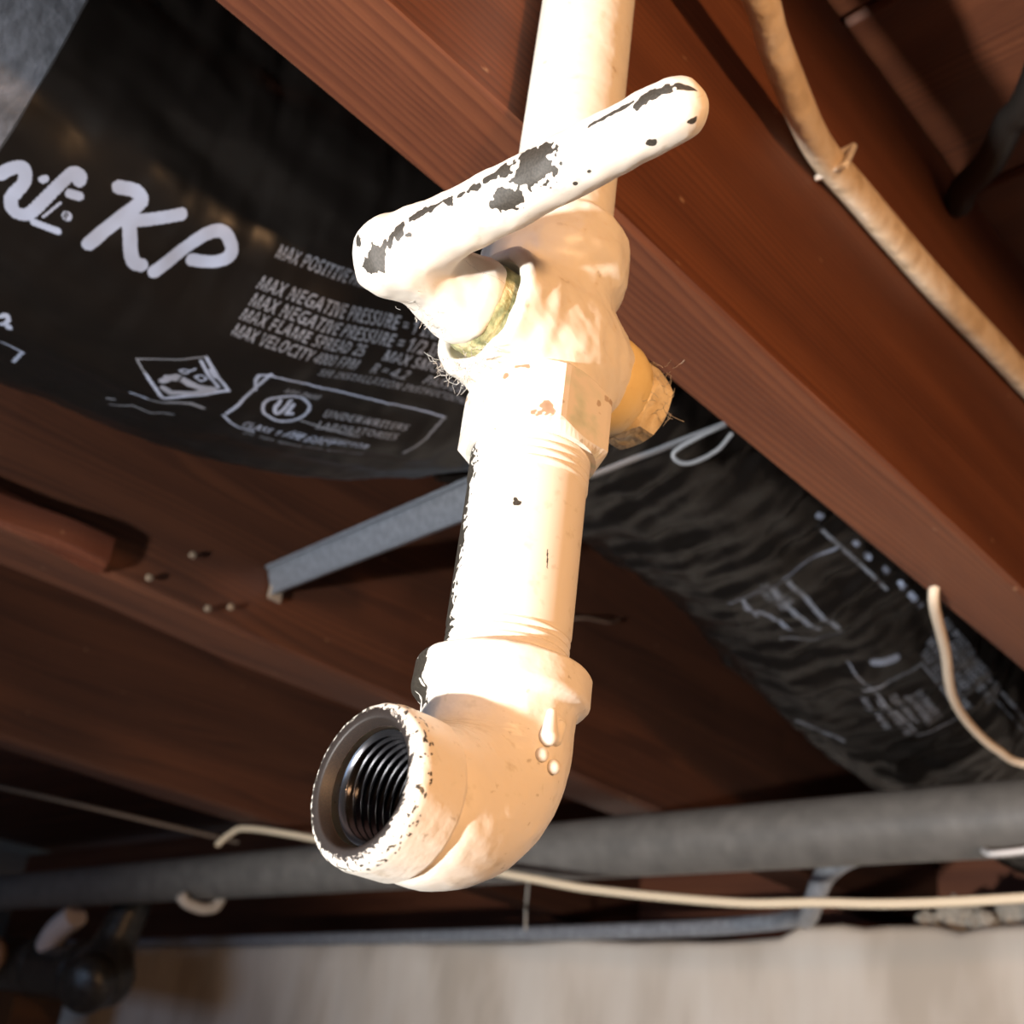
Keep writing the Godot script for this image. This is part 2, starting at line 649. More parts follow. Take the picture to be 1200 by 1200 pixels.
func joists() -> void:
	var m := wood_mat(wood_a)
	var m2 := wood_mat(wood_b)
	var d := JOIST_TOP - JOIST_BOTTOM
	var j := obj("floor_joist", board(0.038, d, -1.38, 2.6, 0.0016, 0.0012, 3, 40), m)
	j.position = V(-0.1995, JOIST_BOTTOM, 0)
	tag(j, "reddish brown wooden joist running diagonally right behind the white pipe", "joist")
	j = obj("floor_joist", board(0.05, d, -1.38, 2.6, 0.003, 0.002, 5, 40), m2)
	j.position = V(-0.625, JOIST_BOTTOM, 0)
	tag(j, "dark wooden joist behind the black duct, with the grey metal bar nailed to its side", "joist")
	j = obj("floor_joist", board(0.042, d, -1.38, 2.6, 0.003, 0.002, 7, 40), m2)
	j.position = V(-1.055, JOIST_BOTTOM, 0)
	tag(j, "dark wooden joist farthest from the white pipe, low at the left above the grey pipe", "joist")
	# the split piece hanging on the second joist
	var bl := obj("wood_block", board(0.012, 0.020, -0.258, -0.02, 0.003, 0.004, 13, 40), wood_mat(wood_a, Color(0.8, 0.72, 0.66)))
	bl.position = V(-0.5955, JOIST_BOTTOM - 0.001, 0)
	tag(bl, "short reddish scrap of split wood on the dark joist's lower edge, far left", "wood block")
	var near := obj("unseen_joist_3", board(0.038, d, -1.38, 2.6, 0.002), m2)  # unseen joist, placed to keep the bulb's light off the floor boards
	near.set_meta("kind", "structure")
	near.position = V(0.235, JOIST_BOTTOM, 0)
	# rim board on the wall's top
	var rim := obj("trim_1", board(0.04, 0.23, -2.6, 2.6, 0.003), m)
	rim.set_meta("kind", "structure")
	rim.rotation.y = PI / 2
	rim.position = V(-0.5, 0.235, -1.36)
	var sill := obj("trim_2", board(0.14, 0.036, -2.6, 2.6, 0.003), m)
	sill.set_meta("kind", "structure")
	sill.rotation.y = PI / 2
	sill.position = V(-0.5, 0.2, -1.27)

func duct_path() -> PackedVector3Array:
	var p := [V(-.39, .335, .45), V(-.39, .33, .2), V(-.388, .325, 0), V(-.385, .325, -.12), V(-.372, .331, -.19), V(-.356, .346, -.25), V(-.345, .374, -.325), V(-.340, .381, -.449), V(-.344, .375, -.576), V(-.352, .358, -.68), V(-.357, .345, -.776), V(-.36, .34, -.9), V(-.36, .34, -1.12)]
	return catmull(p, 36)

func duct() -> void:
	var path := duct_path()
	var a := noise(1.0, 3, 31)
	var b := noise(1.0, 2, 47)
	var rad := func(s: float, t: float) -> float:
		# plastic sleeve: slack folds that run round the duct, tighter past the hanger bar
		var ct := cos(t) * 1.6
		var sn := sin(t) * 1.6
		var ruff := a.get_noise_3d(s * 42.0, ct * 0.7, sn * 0.7) * (0.0012 + 0.0042 * smoothstep(0.66, 0.80, s))
		var slack := b.get_noise_3d(s * 6.0, ct * 1.3 + 4.0, sn * 1.3) * 0.0045
		var fine := a.get_noise_3d(s * 16.0 + t * 4.0, ct * 3.0, sn * 3.0) * 0.0016
		var pinch := -0.006 * exp(-pow((s - 0.745) / 0.012, 2.0)) + 0.004 * exp(-pow((s - 0.765) / 0.010, 2.0))
		return 0.0985 + ruff + slack + fine + pinch
	var m := mat(Color.WHITE, 0.34)
	m.albedo_texture = duct_print()
	m.texture_repeat = false
	m.uv1_scale = Vector3(1.0 / 0.7, -1.0 / deg_to_rad(90.0), 1.0)
	m.uv1_offset = Vector3(-0.5 / 0.7, 75.0 / 90.0, 0.0)
	m.metallic_specular = 0.38
	var d := thing("flexible_duct", "insulated flexible duct in black printed plastic lying between the joists", "duct")
	# the sleeve ends where the galvanized collar begins (s = 0.516)
	var front := PackedVector3Array()
	var rear := PackedVector3Array()
	var s := 0.0
	var s_cut := 0.0
	for i in path.size():
		if i > 0:
			s += path[i].distance_to(path[i - 1])
		if s < 0.530:
			front.append(path[i])
		if s > 0.516:
			if rear.is_empty():
				s_cut = s
			rear.append(path[i])
	obj("sleeve", tube(rear, rad, 160, Vector3.DOWN, 1.0, s_cut), m, d)
	var galv := speckled(lin(0.05, 0.055, 0.068), lin(0.075, 0.082, 0.10), lin(0.11, 0.12, 0.15), 0.02, 10.0, 0.42, 0.03, 53, 0.0)
	var col := obj("metal_collar", tube(front, func(q, t): return 0.0935 + (0.0025 if absf(q - 0.47) < 0.004 else 0.0), 96), galv, d)
	col.set_meta("label", "blue grey sheet metal collar")
	var tie := obj("tie_strap", tube(catmull([V(-0.292, 0.2490, -0.320), V(-0.2861, 0.2532, -0.3253), V(-0.2754, 0.2593, -0.3319), V(-0.2663, 0.2641, -0.3376), V(-0.2571, 0.2693, -0.3432), V(-0.2418, 0.2776, -0.3528)], 8), func(_q, _t): return 0.0010, 8, Vector3.DOWN, 2.2), mat(lin(0.16, 0.17, 0.19), 0.3), d)
	tie.set_meta("label", "shiny pale strap pulled round the sleeve")
	obj("tie_loop", rod([V(-0.2418, 0.2776, -0.3528), V(-0.252, 0.2700, -0.3460), V(-0.2610, 0.2643, -0.3429), V(-0.2607, 0.2610, -0.3458), V(-0.2562, 0.2614, -0.3502), V(-0.2473, 0.2671, -0.3550), V(-0.2407, 0.2744, -0.3564)], 0.0010, 8, 6), mat(lin(0.22, 0.23, 0.25), 0.3), d)

func duct_print() -> ImageTexture:
	# u: 0.5 m .. 1.2 m along the duct, v: -15 .. 75 degrees round it (0.157 m)
	var w := 2048
	var h := 512
	var im := Image.create(w, h, false, Image.FORMAT_RGB8)
	im.fill(lin(0.0050, 0.0043, 0.0038))
	var px := Vector2(w / 0.7, h / 0.157)
	var ink := lin(0.23, 0.27, 0.37)
	var pale := lin(0.135, 0.145, 0.175)
	var off := deg_to_rad(15.0) * 0.1
	var o := Vector2(-0.5, off)
	var T := func(txt: String, s: float, t: float, hh: float, sq := 0.62, col := pale, lean := 0.18, turn := 0.0) -> void:
		print_text(im, txt, Vector2(s, deg_to_rad(t) * 0.1) + o, hh, sq, lean, turn, col, px)
	T.call("MAX POSITIVE PRESSURE = 10 IN. W.G.", 0.6185, 48.5, 0.0056, 0.49)
	T.call("MAX NEGATIVE PRESSURE = 1 IN. W.G.", 0.6165, 41.2, 0.0056, 0.56)
	T.call("MAX NEGATIVE PRESSURE = 1/2 IN. W.G.", 0.6165, 37.2, 0.0056, 0.56)
	T.call("MAX FLAME SPREAD 25", 0.6155, 33.6, 0.0052, 0.58)
	T.call("MAX SMOKE 50", 0.6660, 33.6, 0.0050)
	T.call("MAX VELOCITY 4000 FPM", 0.6150, 29.8, 0.0052, 0.53)
	T.call("R = 4.2", 0.6640, 29.8, 0.0050)
	T.call("PASSED", 0.6820, 29.8, 0.0050)
	T.call("SEE INSTALLATION INSTRUCTIONS", 0.6470, 26.4, 0.0040, 0.62)
	T.call("MH-8698", 0.6400, 18.0, 0.0038)
	T.call("UNDERWRITERS", 0.6572, 13.0, 0.0040, 0.75)
	T.call("LABORATORIES", 0.6566, 9.6, 0.0040, 0.75)
	T.call("LISTED", 0.6600, 6.0, 0.0030, 0.75)
	T.call("CLASS 1 AIR DUCT", 0.6340, 3.4, 0.0040, 0.7, ink)
	T.call("AIR CONNECTOR", 0.6500, 5.0, 0.0036, 0.7, ink)
	T.call("UL 181 NFPA 90A AND 90B", 0.6370, -0.6, 0.0036, 0.7)
	# the next repeat of the same print, past the hanger bar
	for k in 4:
		T.call(["MAX POSITIVE PRESSURE = 10 IN. W.G.", "MAX NEGATIVE PRESSURE = 1 IN. W.G.", "MAX FLAME SPREAD 25", "MAX VELOCITY 4000 FPM"][k], 1.1080 + 0.002 * k, 49.0 - 4.4 * k, 0.0064, 0.72, pale)
	T.call("UNDERWRITERS", 1.1390, 26.0, 0.0050, 0.8)
	T.call("LABORATORIES", 1.1390, 22.5, 0.0050, 0.8)
	T.call("CLASS 1 AIR DUCT", 1.1350, 18.0, 0.0045, 0.7)
	T.call("AIR CONNECTOR UL 181", 1.1340, 13.0, 0.0045, 0.7)
	T.call("NFPA 90A AND 90B", 1.1320, 7.5, 0.0045, 0.7)
	T.call("INSTALLATION", 0.9700, 12.0, 0.0050, 0.8)
	T.call("INSTRUCTIONS", 0.9740, 8.0, 0.0050, 0.8)
	# logo, seal, frames and marks as strokes: tone, width in mm, points [mm along, degrees round]
	var tones := {"a": ink, "b": pale, "c": pale.lerp(ink, 0.4), "k": lin(0.008, 0.0072, 0.0066)}
	for d in [
		["a", 4.3, [[522, 37.5], [523.5, 39.5], [525.8, 41], [527.7, 40.5], [529.1, 38.5], [528.6, 36.5], [528.6, 34.5], [530.9, 33], [533.6, 33], [535.4, 34], [536.8, 37.5], [538.1, 41.5], [539.4, 44.5], [540.3, 45.5], [542.5, 45.5], [542.9, 44.5]]],
		["a", 2.6, [[533.2, 41], [533.6, 41.5]]],
		["a", 3.2, [[542.5, 41.5], [545.5, 42]]],
		["a", 1.0, [[539.4, 35], [541.6, 39]]],
		["a", 2.6, [[538.1, 33], [542, 33.5], [545.5, 34]]],
		["a", 5.0, [[555.2, 47.5], [560.1, 48.5], [563.4, 48], [563.8, 46.5], [560.5, 42], [556, 35]]],
		["a", 4.8, [[564.6, 43], [569.8, 45], [579.3, 49]]],
		["a", 5.2, [[564.2, 42.5], [567, 40], [569.8, 37.5], [572.5, 36], [575.6, 36]]],
		["a", 5.0, [[581.1, 36], [585.3, 41], [589.6, 46], [593.2, 48.5], [597.9, 49.5], [602.3, 48], [603.8, 46], [601.7, 44], [597.5, 42.5], [591.9, 41.5]]],
		["a", 1.4, [[597.5, 12], [607.5, 6], [624.2, 14.5], [611.9, 22.5]]],
		["b", 0.9, [[592.5, 15], [597.5, 12]]],
		["a", 1.3, [[611.1, 21], [620.8, 14.5]]],
		["a", 2.0, [[615.7, 19.5], [618.1, 18]]],
		["b", 0.7, [[592.5, 15], [602.9, 19], [611.9, 22.5]]],
		["c", 2.6, [[603.8, 11.5], [607.2, 14], [611.6, 13], [616.3, 13], [619.7, 13.5]]],
		["c", 2.6, [[605.5, 9.5], [608.6, 8.5], [614.1, 10.5], [619.2, 13]]],
		["c", 2.4, [[604.3, 13], [609.4, 13.5], [614.1, 13]]],
		["a", 0.9, [[606.9, 16], [608, 17], [609.7, 17], [609.2, 15.5], [606.9, 16]]],
		["a", 0.9, [[612.5, 15.5], [613.6, 17], [615.7, 16.5], [614.9, 15], [612.5, 15.5]]],
		["a", 0.9, [[609.7, 17], [610.8, 18.5]]],
		["k", 0.7, [[607.7, 10], [608.9, 14.5]]],
		["a", 1.8, [[597.9, 4], [603.2, 3.5]]],
		["b", 1.6, [[604.3, 3.5], [608.3, 4], [612.7, 6], [616, 7]]],
		["b", 1.8, [[616, 7], [620, 6.5]]],
		["b", 1.2, [[594.1, -5], [596, -4]]],
		["b", 1.0, [[596.6, -8.5], [602, -4], [608.3, -4.5], [614.1, -1]]],
		["a", 1.2, [[627.7, 7], [631.7, 19], [633, 23.5]]],
		["a", 1.2, [[627.2, 6], [634.4, 2.5], [639.6, 2.5]]],
		["a", 1.2, [[631.7, 17], [633, 23], [673.2, 21.5], [678.3, 21.5], [697.3, 21]]],
		["b", 1.1, [[697.3, 21], [696.2, 12.5], [691.8, 5.5]]],
		["b", 0.8, [[651.1, 11], [662, 10], [672.7, 9]]],
		["a", 1.2, [[651.9, 15.5], [652.1, 14], [651.3, 12.5], [649.4, 11], [646.8, 10], [643.7, 9.5], [640.7, 10], [638.5, 10.5], [637.1, 12], [636.8, 13.5], [637.6, 15], [639.6, 16], [642.1, 17], [645.1, 17.5], [648.1, 17.5], [650.5, 16.5], [651.9, 15.5]]],
		["a", 1.4, [[641.2, 15.5], [641, 12.5], [642.3, 11.5], [643.7, 13], [644.5, 16]]],
		["a", 1.4, [[646.2, 15], [645.4, 12], [647.3, 12.5]]],
		["a", 1.4, [[554, 1], [561.4, 0.5], [562.2, -6.5]]],
		["a", 1.8, [[546.8, 10.5], [548.1, 11.5], [549.8, 10.5], [549.3, 9], [548.5, 8.5]]],
		["a", 2.2, [[551.4, 8.5], [551.4, 9]]],
		["a", 2.6, [[976.1, 19.5], [978.3, 26], [984.8, 38]]],
		["b", 2.2, [[968.5, 39], [997.6, 39.5], [1042.9, 40.5]]],
		["b", 3.2, [[984.2, 19], [1020.6, 18.5], [1048.6, 19.5]]],
		["b", 2.2, [[979.3, 12.5], [979.3, 18.5]]],
		["b", 1.5, [[1054.2, 20], [1056.1, 9.5], [1044.3, -1]]],
		["b", 4.0, [[981, 13.5], [1011.3, 11], [1040.5, 14]]],
		["c", 3.0, [[985.3, -3.5], [979.9, 10.5]]],
		["c", 3.0, [[995.5, -0.5], [1036.6, 5]]],
		["c", 2.6, [[977.7, 2], [1010.8, -1]]],
		["a", 3.4, [[951, 41.5], [954.8, 42]]],
		["a", 3.0, [[992.8, 43.5], [996, 43.5]]],
		["a", 3.5, [[1007.2, 43.5], [1013.4, 43.5]]],
		["a", 3.5, [[1026.2, 44.5], [1032.7, 44.5]]],
		["a", 3.4, [[1045.7, 45], [1053.3, 44.5]]],
		["a", 4.0, [[1063.9, 45.5], [1069.4, 45.5]]],
		["a", 3.4, [[1078.3, 46.5], [1085.4, 47]]],
		["b", 2.2, [[1123.6, 11.5], [1120.2, 21.5], [1121.5, 34.5]]],
		["b", 1.4, [[1121.5, 34.5], [1154.2, 35], [1187.1, 33.5]]],
		["b", 1.2, [[1190.5, 32.5], [1187.1, 15.5]]],
		["b", 1.4, [[1092.4, 13], [1123.6, 14.5], [1181.3, 17]]],
		["c", 7.0, [[1097.6, 22], [1101.9, 28]]],
		["b", 3.0, [[1164.6, -18.5], [1177.4, -11.5]]]]:
		var pts := []
		for q in d[2]:
			pts.append(Vector2(q[0] * 0.001, deg_to_rad(q[1]) * 0.1) + o)
		if pts.size() > 4:   # round the corners of the long curves
			var soft := []
			for k in pts.size() - 1:
				var p0: Vector2 = pts[maxi(k - 1, 0)]
				var p3: Vector2 = pts[mini(k + 2, pts.size() - 1)]
				for m in 4:
					soft.append(pts[k].cubic_interpolate(pts[k + 1], p0, p3, m / 4.0))
			soft.append(pts[-1])
			pts = soft
		stroke(im, pts, d[1] * 0.001, tones[d[0]], px)
	for k in 4:   # the small registered mark by the logo
		var c := Vector2(0.5451, deg_to_rad(37.5) * 0.1) + o
		stroke(im, [c, c + Vector2(0.0006, 0).rotated(k * 1.57)], 0.0030 if k == 0 else 0.0, ink, px)
	print_text(im, "R", Vector2(0.5451 - 0.0009, deg_to_rad(37.5 - 0.7) * 0.1) + o, 0.0022, 0.9, 0.0, 0.0, tones["k"], px)
	return ImageTexture.create_from_image(im)

# ---------------------------------------------------------------- the white pipe with its valve and elbow
func paint_mat(tex: Texture2D, bump: Texture2D, sc: Vector3, depth := 0.05) -> StandardMaterial3D:
	var m := mat(Color.WHITE, 0.42)
	m.albedo_texture = tex
	m.uv1_scale = sc
	if bump:
		m.heightmap_enabled = true
		m.heightmap_texture = bump
		m.heightmap_scale = depth
	return m

func pipe_drop() -> void:
	var dirt := noise(1.0, 4, 77)
	var paint := func(u: float, v: float) -> Color:
		var k := clampf(dirt.get_noise_2d(u * 160.0, v * 160.0) * 1.6 - 0.55, 0.0, 1.0)
		return lin(0.80, 0.745, 0.66).lerp(lin(0.42, 0.34, 0.26), k * 0.5)
	var metal := func(u: float, v: float) -> Color:
		return lin(0.030, 0.026, 0.020).lerp(lin(0.058, 0.050, 0.041), clampf(0.5 + dirt.get_noise_2d(u * 1500.0, v * 1500.0), 0.0, 1.0))
	var cream := mat(Color.WHITE, 0.42)
	cream.albedo_texture = cloud(0.02, [[0.0, lin(0.45, 0.37, 0.28)], [0.16, lin(0.76, 0.68, 0.56)], [0.35, lin(0.80, 0.745, 0.66)], [1.0, lin(0.82, 0.75, 0.64)]], 78, 5)
	cream.heightmap_enabled = true
	cream.heightmap_texture = grey_noise(0.012, 79, 3)
	cream.heightmap_scale = 0.03
	tri(cream, Vector3.ONE * 14.0)
	var yellow := mat(Color.WHITE, 0.35)
	yellow.albedo_texture = cloud(0.02, [[0.0, lin(0.40, 0.26, 0.10)], [0.3, lin(0.78, 0.58, 0.26)], [1.0, lin(0.84, 0.66, 0.32)]], 80, 4)
	tri(yellow, Vector3.ONE * 12.0)
	var brass := speckled(lin(0.14, 0.17, 0.08), lin(0.42, 0.40, 0.20), lin(0.66, 0.58, 0.36), 0.015, 26.0, 0.6, 0.05, 81)

	var nut_paint := speckled(lin(0.62, 0.48, 0.28), lin(0.80, 0.67, 0.44), lin(0.82, 0.71, 0.52), 0.012, 16.0, 0.5, 0.06, 82)
	var patina := mat(Color.WHITE, 0.5)
	patina.albedo_texture = cloud(0.010, [[0.0, lin(0.30, 0.17, 0.10)], [0.18, lin(0.36, 0.24, 0.15)], [0.20, lin(0.80, 0.745, 0.66)], [0.62, lin(0.80, 0.745, 0.66)], [0.80, lin(0.64, 0.67, 0.57)], [1.0, lin(0.45, 0.52, 0.43)]], 84, 4)
	tri(patina, Vector3.ONE * 16.0)
	var t := thing("gas_pipe", "cream painted vertical steel pipe with lever valve and open elbow, hanging beside the joist", "pipe", PIPE)
	# riser
	obj("riser", lathe([Vector2(0.01335, 0.190), Vector2(0.01335, 0.482)], 72), cream, t)

	# valve -------------------------------------------------------
	var ax := Vector3(sin(deg_to_rad(-6.0)), 0, cos(deg_to_rad(-6.0)))
	var c0 := Vector3(0, 0.165, 0)
	var lump := noise(1.0, 2, 90)
	var body := func(p: Vector3) -> float:
		var d := cyl(p, Vector3(0, 0.1915, 0), Vector3.UP, 0.0182, 0.0075, 0.0030)
		d = smin(d, cyl(p, Vector3(0, 0.171, 0), Vector3.UP, 0.0150, 0.022, 0.003), 0.006)
		var q := p - c0
		var l := q.dot(ax)
		d = smin(d, cone_seg(p, c0 - ax * 0.012, c0 + ax * 0.008, 0.0140, 0.0155), 0.008)
		# the cup round the plug
		var rad := sqrt(maxf(q.length_squared() - l * l, 0.0))
		var cup := cyl(p, c0 + ax * 0.0148, ax, 0.0168, 0.0056, 0.0020)
		d = smin(d, cup, 0.0026)
		d = smax(d, -maxf(rad - 0.0130, 0.012 - l), 0.0012)
		return d + lump.get_noise_3dv(p * 130.0) * 0.0005
	var nouv := func(_p: Vector3) -> Vector2: return Vector2.ZERO
	var valve := obj("shutoff_valve", nets(body, Vector3(-0.03, 0.144, -0.034), Vector3(0.03, 0.206, 0.034), 0.0008, nouv), cream, t)
	# hexagonal lower end
	var hx := obj("hex_end", hex_mesh(0.0178, 0.1335, 0.1525), patina, valve)
	hx.rotation.y = deg_to_rad(33.0)
	# plug seen in the gap
	var pl := obj("plug", lathe([Vector2(0.0100, 0.0), Vector2(0.0112, 0.002), Vector2(0.0112, 0.0125), Vector2(0.0104, 0.0145), Vector2(0.0095, 0.017)], 40), brass, valve)
	pl.transform = Transform3D(basis_y(ax), c0 + ax * 0.008)
	# yellowed washer and nut at the back
	var wa := obj("washer", lathe([Vector2(0.0122, 0.0), Vector2(0.0132, 0.002), Vector2(0.0128, 0.006), Vector2(0.0115, 0.0095), Vector2(0.0105, 0.0100)], 48), yellow, valve)
	wa.transform = Transform3D(basis_y(-ax), c0 - ax * 0.0165)
	var nut := obj("nut", hex_mesh(0.0118, 0.0, 0.008), nut_paint, valve)
	nut.transform = Transform3D(basis_y(-ax), c0 - ax * 0.0266)

	# lever with its head
	var l0 := Vector3(-0.0037, 0.1644, 0.0449)
	var l1 := Vector3(0.0662, 0.1681, 0.0392)
	var dir := (l1 - l0).normalized()
	var n0 := (ax - dir * ax.dot(dir)).normalized()
	var n1 := dir.cross(n0)
	var bx := Vector3.UP.cross(ax).normalized()
	var ca := cos(deg_to_rad(-25.0))
	var sa := sin(deg_to_rad(-25.0))
	var lever := func(p: Vector3) -> float:
		var d := cone_seg(p, l0, l1, 0.0073, 0.0060)
		d = smin(d, cone_seg(p, l0 - dir * 0.0012 + n0 * 0.001, l0 + dir * 0.002, 0.0082, 0.0070), 0.003)
		# the head: squarish, widening towards the cup
		var q := p - c0
		var l := q.dot(ax)
		var hu := q.dot(bx)
		var hv := q.y
		var cu := absf(hu * ca + hv * sa)
		var cv := absf(hv * ca - hu * sa)
		var m := pow(pow(cu, 4.0) + pow(cv, 4.0), 0.25)
		var r := lerpf(0.0094, 0.0068, smoothstep(0.025, 0.041, l))
		d = smin(d, smax(smax(m - r, 0.0215 - l, 0.002), l - 0.046, 0.002) * 0.85, 0.007)
		d = smin(d, cyl(p, c0 + ax * 0.0240, ax, 0.0100, 0.0020, 0.0012), 0.003)
		return d + lump.get_noise_3dv(p * 160.0) * 0.0003
	var luv := func(p: Vector3) -> Vector2:
		var q := p - l0
		return Vector2((q.dot(dir) + 0.02) / 0.11, atan2(q.dot(n1), q.dot(n0)) / TAU + 0.5)
	var R := 0.0066
	var spots := []
	for s in [[42.2, 20, 5.2, 3.4, 0.9], [44.5, 8, 3.0, 2.2, 0.6], [39.0, 34, 2.8, 2.4, 0.4], [34.3, 57, 2.9, 2.2, 0.5], [31.6, 55, 1.8, 1.6, 0.0], [36.2, 64, 1.4, 1.6, 0.0],
			[13.0, 7, 3.0, 1.0, 0.0], [16.0, 8, 2.2, 0.8, 0.0], [20.8, 12, 1.6, 1.0, 0.3], [24.0, 11, 1.0, 0.5, 0.0], [27.6, 10, 2.0, 0.8, 0.1], [30.5, 8, 1.3, 0.8, 0.0], [34.5, 5, 2.1, 1.5, 0.2], [33.0, 7, 2.0, 0.8, 0.0],
			[58.5, 4, 3.5, 0.55, 0.0], [62.5, 3, 2.6, 0.6, 0.0], [66.8, 6, 2.4, 1.3, -0.5], [70.5, 10, 3.6, 1.2, -0.1], [74.5, 12, 1.6, 1.0, 0.0],
			[73.7, 92, 1.0, 0.7, 0.6], [65.6, 86, 1.1, 0.7, 0.3], [7.4, 22, 1.2, 2.0, 0.5], [5.2, 30, 1.6, 0.8, 2.3], [0.7, 47, 2.5, 1.7, 2.4], [-2.0, 50, 1.3, 1.2, 0.0], [9.5, 34, 0.8, 0.6, 0.0], [3.0, 36, 1.5, 0.7, 2.3],
			[-3.0, 10, 1.5, 0.8, 1.0], [52.0, 80, 0.5, 0.4, 0.0], [48.0, 88, 0.5, 0.4, 0.0]]:
		spots.append([s[0] * 0.001 + 0.02, deg_to_rad(s[1]) * R + PI * R, s[2] * 0.001, s[3] * 0.001, s[4]])
	var im := chipped(Image.create(1024, 384, false, Image.FORMAT_RGB8), 0.11, TAU * R, spots, paint, metal, 0.6, 5)
	var lm := paint_mat(ImageTexture.create_from_image(im), null, Vector3.ONE)
	lm.roughness = 0.6
	obj("lever", nets(lever, Vector3(-0.026, 0.146, 0.016), Vector3(0.080, 0.184, 0.060), 0.0008, luv), lm, valve)

	# nipple -----------------------------------------------------
	var prof := []
	for k in 5:
		var y := 0.0815 + 0.0018 * k
		prof.append_array([Vector2(0.0126, y), Vector2(0.01325, y + 0.0006), Vector2(0.01325, y + 0.0011), Vector2(0.0126, y + 0.0016)])
	prof.append(Vector2(0.0134, 0.0912))
	prof.append(Vector2(0.0134, 0.1255))
	for k in 5:
		var y := 0.1260 + 0.0020 * k
		prof.append_array([Vector2(0.0131, y), Vector2(0.0137, y + 0.0006), Vector2(0.0137, y + 0.0013), Vector2(0.0131, y + 0.0018)])
	prof.append(Vector2(0.0128, 0.1400))
	# angle 0 faces +z, 45 degrees the camera; the left edge of the pipe is near -45
	spots = []
	var ar := 0.0134
	for k in 9:
		spots.append([deg_to_rad(-44.0 + 3.0 * sin(k * 2.1)) * ar + PI * ar, 0.004 + 0.0058 * k, 0.0052, 0.0075, 0.0])
	spots.append([deg_to_rad(38.0) * ar + PI * ar, 0.0335, 0.0011, 0.0006, 0.3])
	spots.append([deg_to_rad(36.0) * ar + PI * ar, 0.0345, 0.0004, 0.0006, 0.3])
	spots.append([deg_to_rad(72.0) * ar + PI * ar, 0.022, 0.00012, 0.003, 0.1])
	im = chipped(Image.create(512, 384, false, Image.FORMAT_RGB8), TAU * ar, 0.0585, spots, paint, metal, 0.5, 6)
	var nm := paint_mat(ImageTexture.create_from_image(im), null, Vector3(1, 1.0 / 0.0585, 1))
	nm.uv1_offset = Vector3(0.5, 0, 0)
	obj("nipple", lathe(prof, 96), nm, t)
	lint(t, c0, ax)
	elbow(t, paint, metal, dirt)

func lint(t: Node3D, c0: Vector3, ax: Vector3) -> void:
	# dusty fibres caught under the cup, below the head and on the nut
	var rng := RandomNumberGenerator.new()
	rng.seed = 404
	var st := SurfaceTool.new()
	st.begin(Mesh.PRIMITIVE_TRIANGLES)
	var side := Vector3.UP.cross(ax).normalized()
	for k in 260:
		var p: Vector3
		if k < 200:
			var a := rng.randf_range(-2.5, -1.1)
			p = c0 + ax * rng.randf_range(0.010, 0.023) + (side * cos(a) + Vector3.UP * sin(a)) * rng.randf_range(0.0150, 0.0172)
		elif k < 225:
			p = c0 + ax * rng.randf_range(0.026, 0.040) + Vector3(rng.randf_range(-0.006, 0.002), -0.0085, 0)
		else:
			p = c0 - ax * rng.randf_range(0.024, 0.034) + side * 0.0115 + Vector3.UP * rng.randf_range(-0.008, 0.008)
		var d := Vector3(rng.randfn(), rng.randfn(), rng.randfn()).normalized()
		var len := rng.randf_range(0.002, 0.0045)
		var w := 0.00006
		for m in 4:
			var q := p + d * len / 4.0
			var n1 := d.cross(Vector3(0.3, 0.8, 0.5)).normalized() * w
			var n2 := d.cross(n1).normalized() * w
			for e in [[n1, n2], [n2, -n1 - n2], [-n1 - n2, n1]]:
				for v in [p + e[0], q + e[0], q + e[1], p + e[0], q + e[1], p + e[1]]:
					st.add_vertex(v)
			p = q
			d = (d + Vector3(rng.randfn(), rng.randfn(), rng.randfn()) * 0.45).normalized()
	st.generate_normals()
	var o := obj("lint", st.commit(), mat(lin(0.55, 0.52, 0.48), 0.9), t)
	o.set_meta("kind", "stuff")
	o.set_meta("label", "grey dust fibres")

func basis_y(y: Vector3) -> Basis:
	var yy := y.normalized()
	var x := Vector3.UP.cross(yy) if absf(yy.y) < 0.9 else Vector3.RIGHT
	x = x.normalized()
	return Basis(x, yy, x.cross(yy))

func hex_mesh(r: float, y0: float, y1: float) -> ArrayMesh:
	# a hexagon whose ends are turned to a cone, as a nut's are
	var rows := []
	var uvs := []
	var seg := 72
	var chamf := (y1 - y0) * 0.22
	for lv in [[y0, 0.80], [y0 + 0.0001, 0.84], [y0, -1], [y1, -1], [y1, 0.82]]:
		var row := PackedVector3Array()
		var u := PackedVector2Array()
		for j in seg + 1:
			var a := TAU * j / seg
			var f := fmod(a + PI / 6, PI / 3) - PI / 6
			var rr: float = r * 0.866 / cos(f)
			# soften the corners a little
			rr = minf(rr, r * 0.985)
			var y: float = lv[0]
			if lv[1] > 0.0:
				rr = r * lv[1]
			else:
				var cut := maxf(rr - r * 0.86, 0.0) * 0.55
				y += (chamf * 0.35 + cut) * (1.0 if lv[0] == y0 else -1.0)
			row.append(Vector3(sin(a) * rr, y, cos(a) * rr))
			u.append(Vector2(a, y))
		rows.append(row)
		uvs.append(u)
	# facets flat: let SurfaceTool split the normals
	var st := SurfaceTool.new()
	st.begin(Mesh.PRIMITIVE_TRIANGLES)
	var m := rings(rows, uvs, true)
	var arr := m.surface_get_arrays(0)
	var v: PackedVector3Array = arr[Mesh.ARRAY_VERTEX]
	var idx: PackedInt32Array = arr[Mesh.ARRAY_INDEX]
	st.set_smooth_group(-1)
	for i in idx:
		st.add_vertex(v[i])
	st.generate_normals()
	return st.commit()

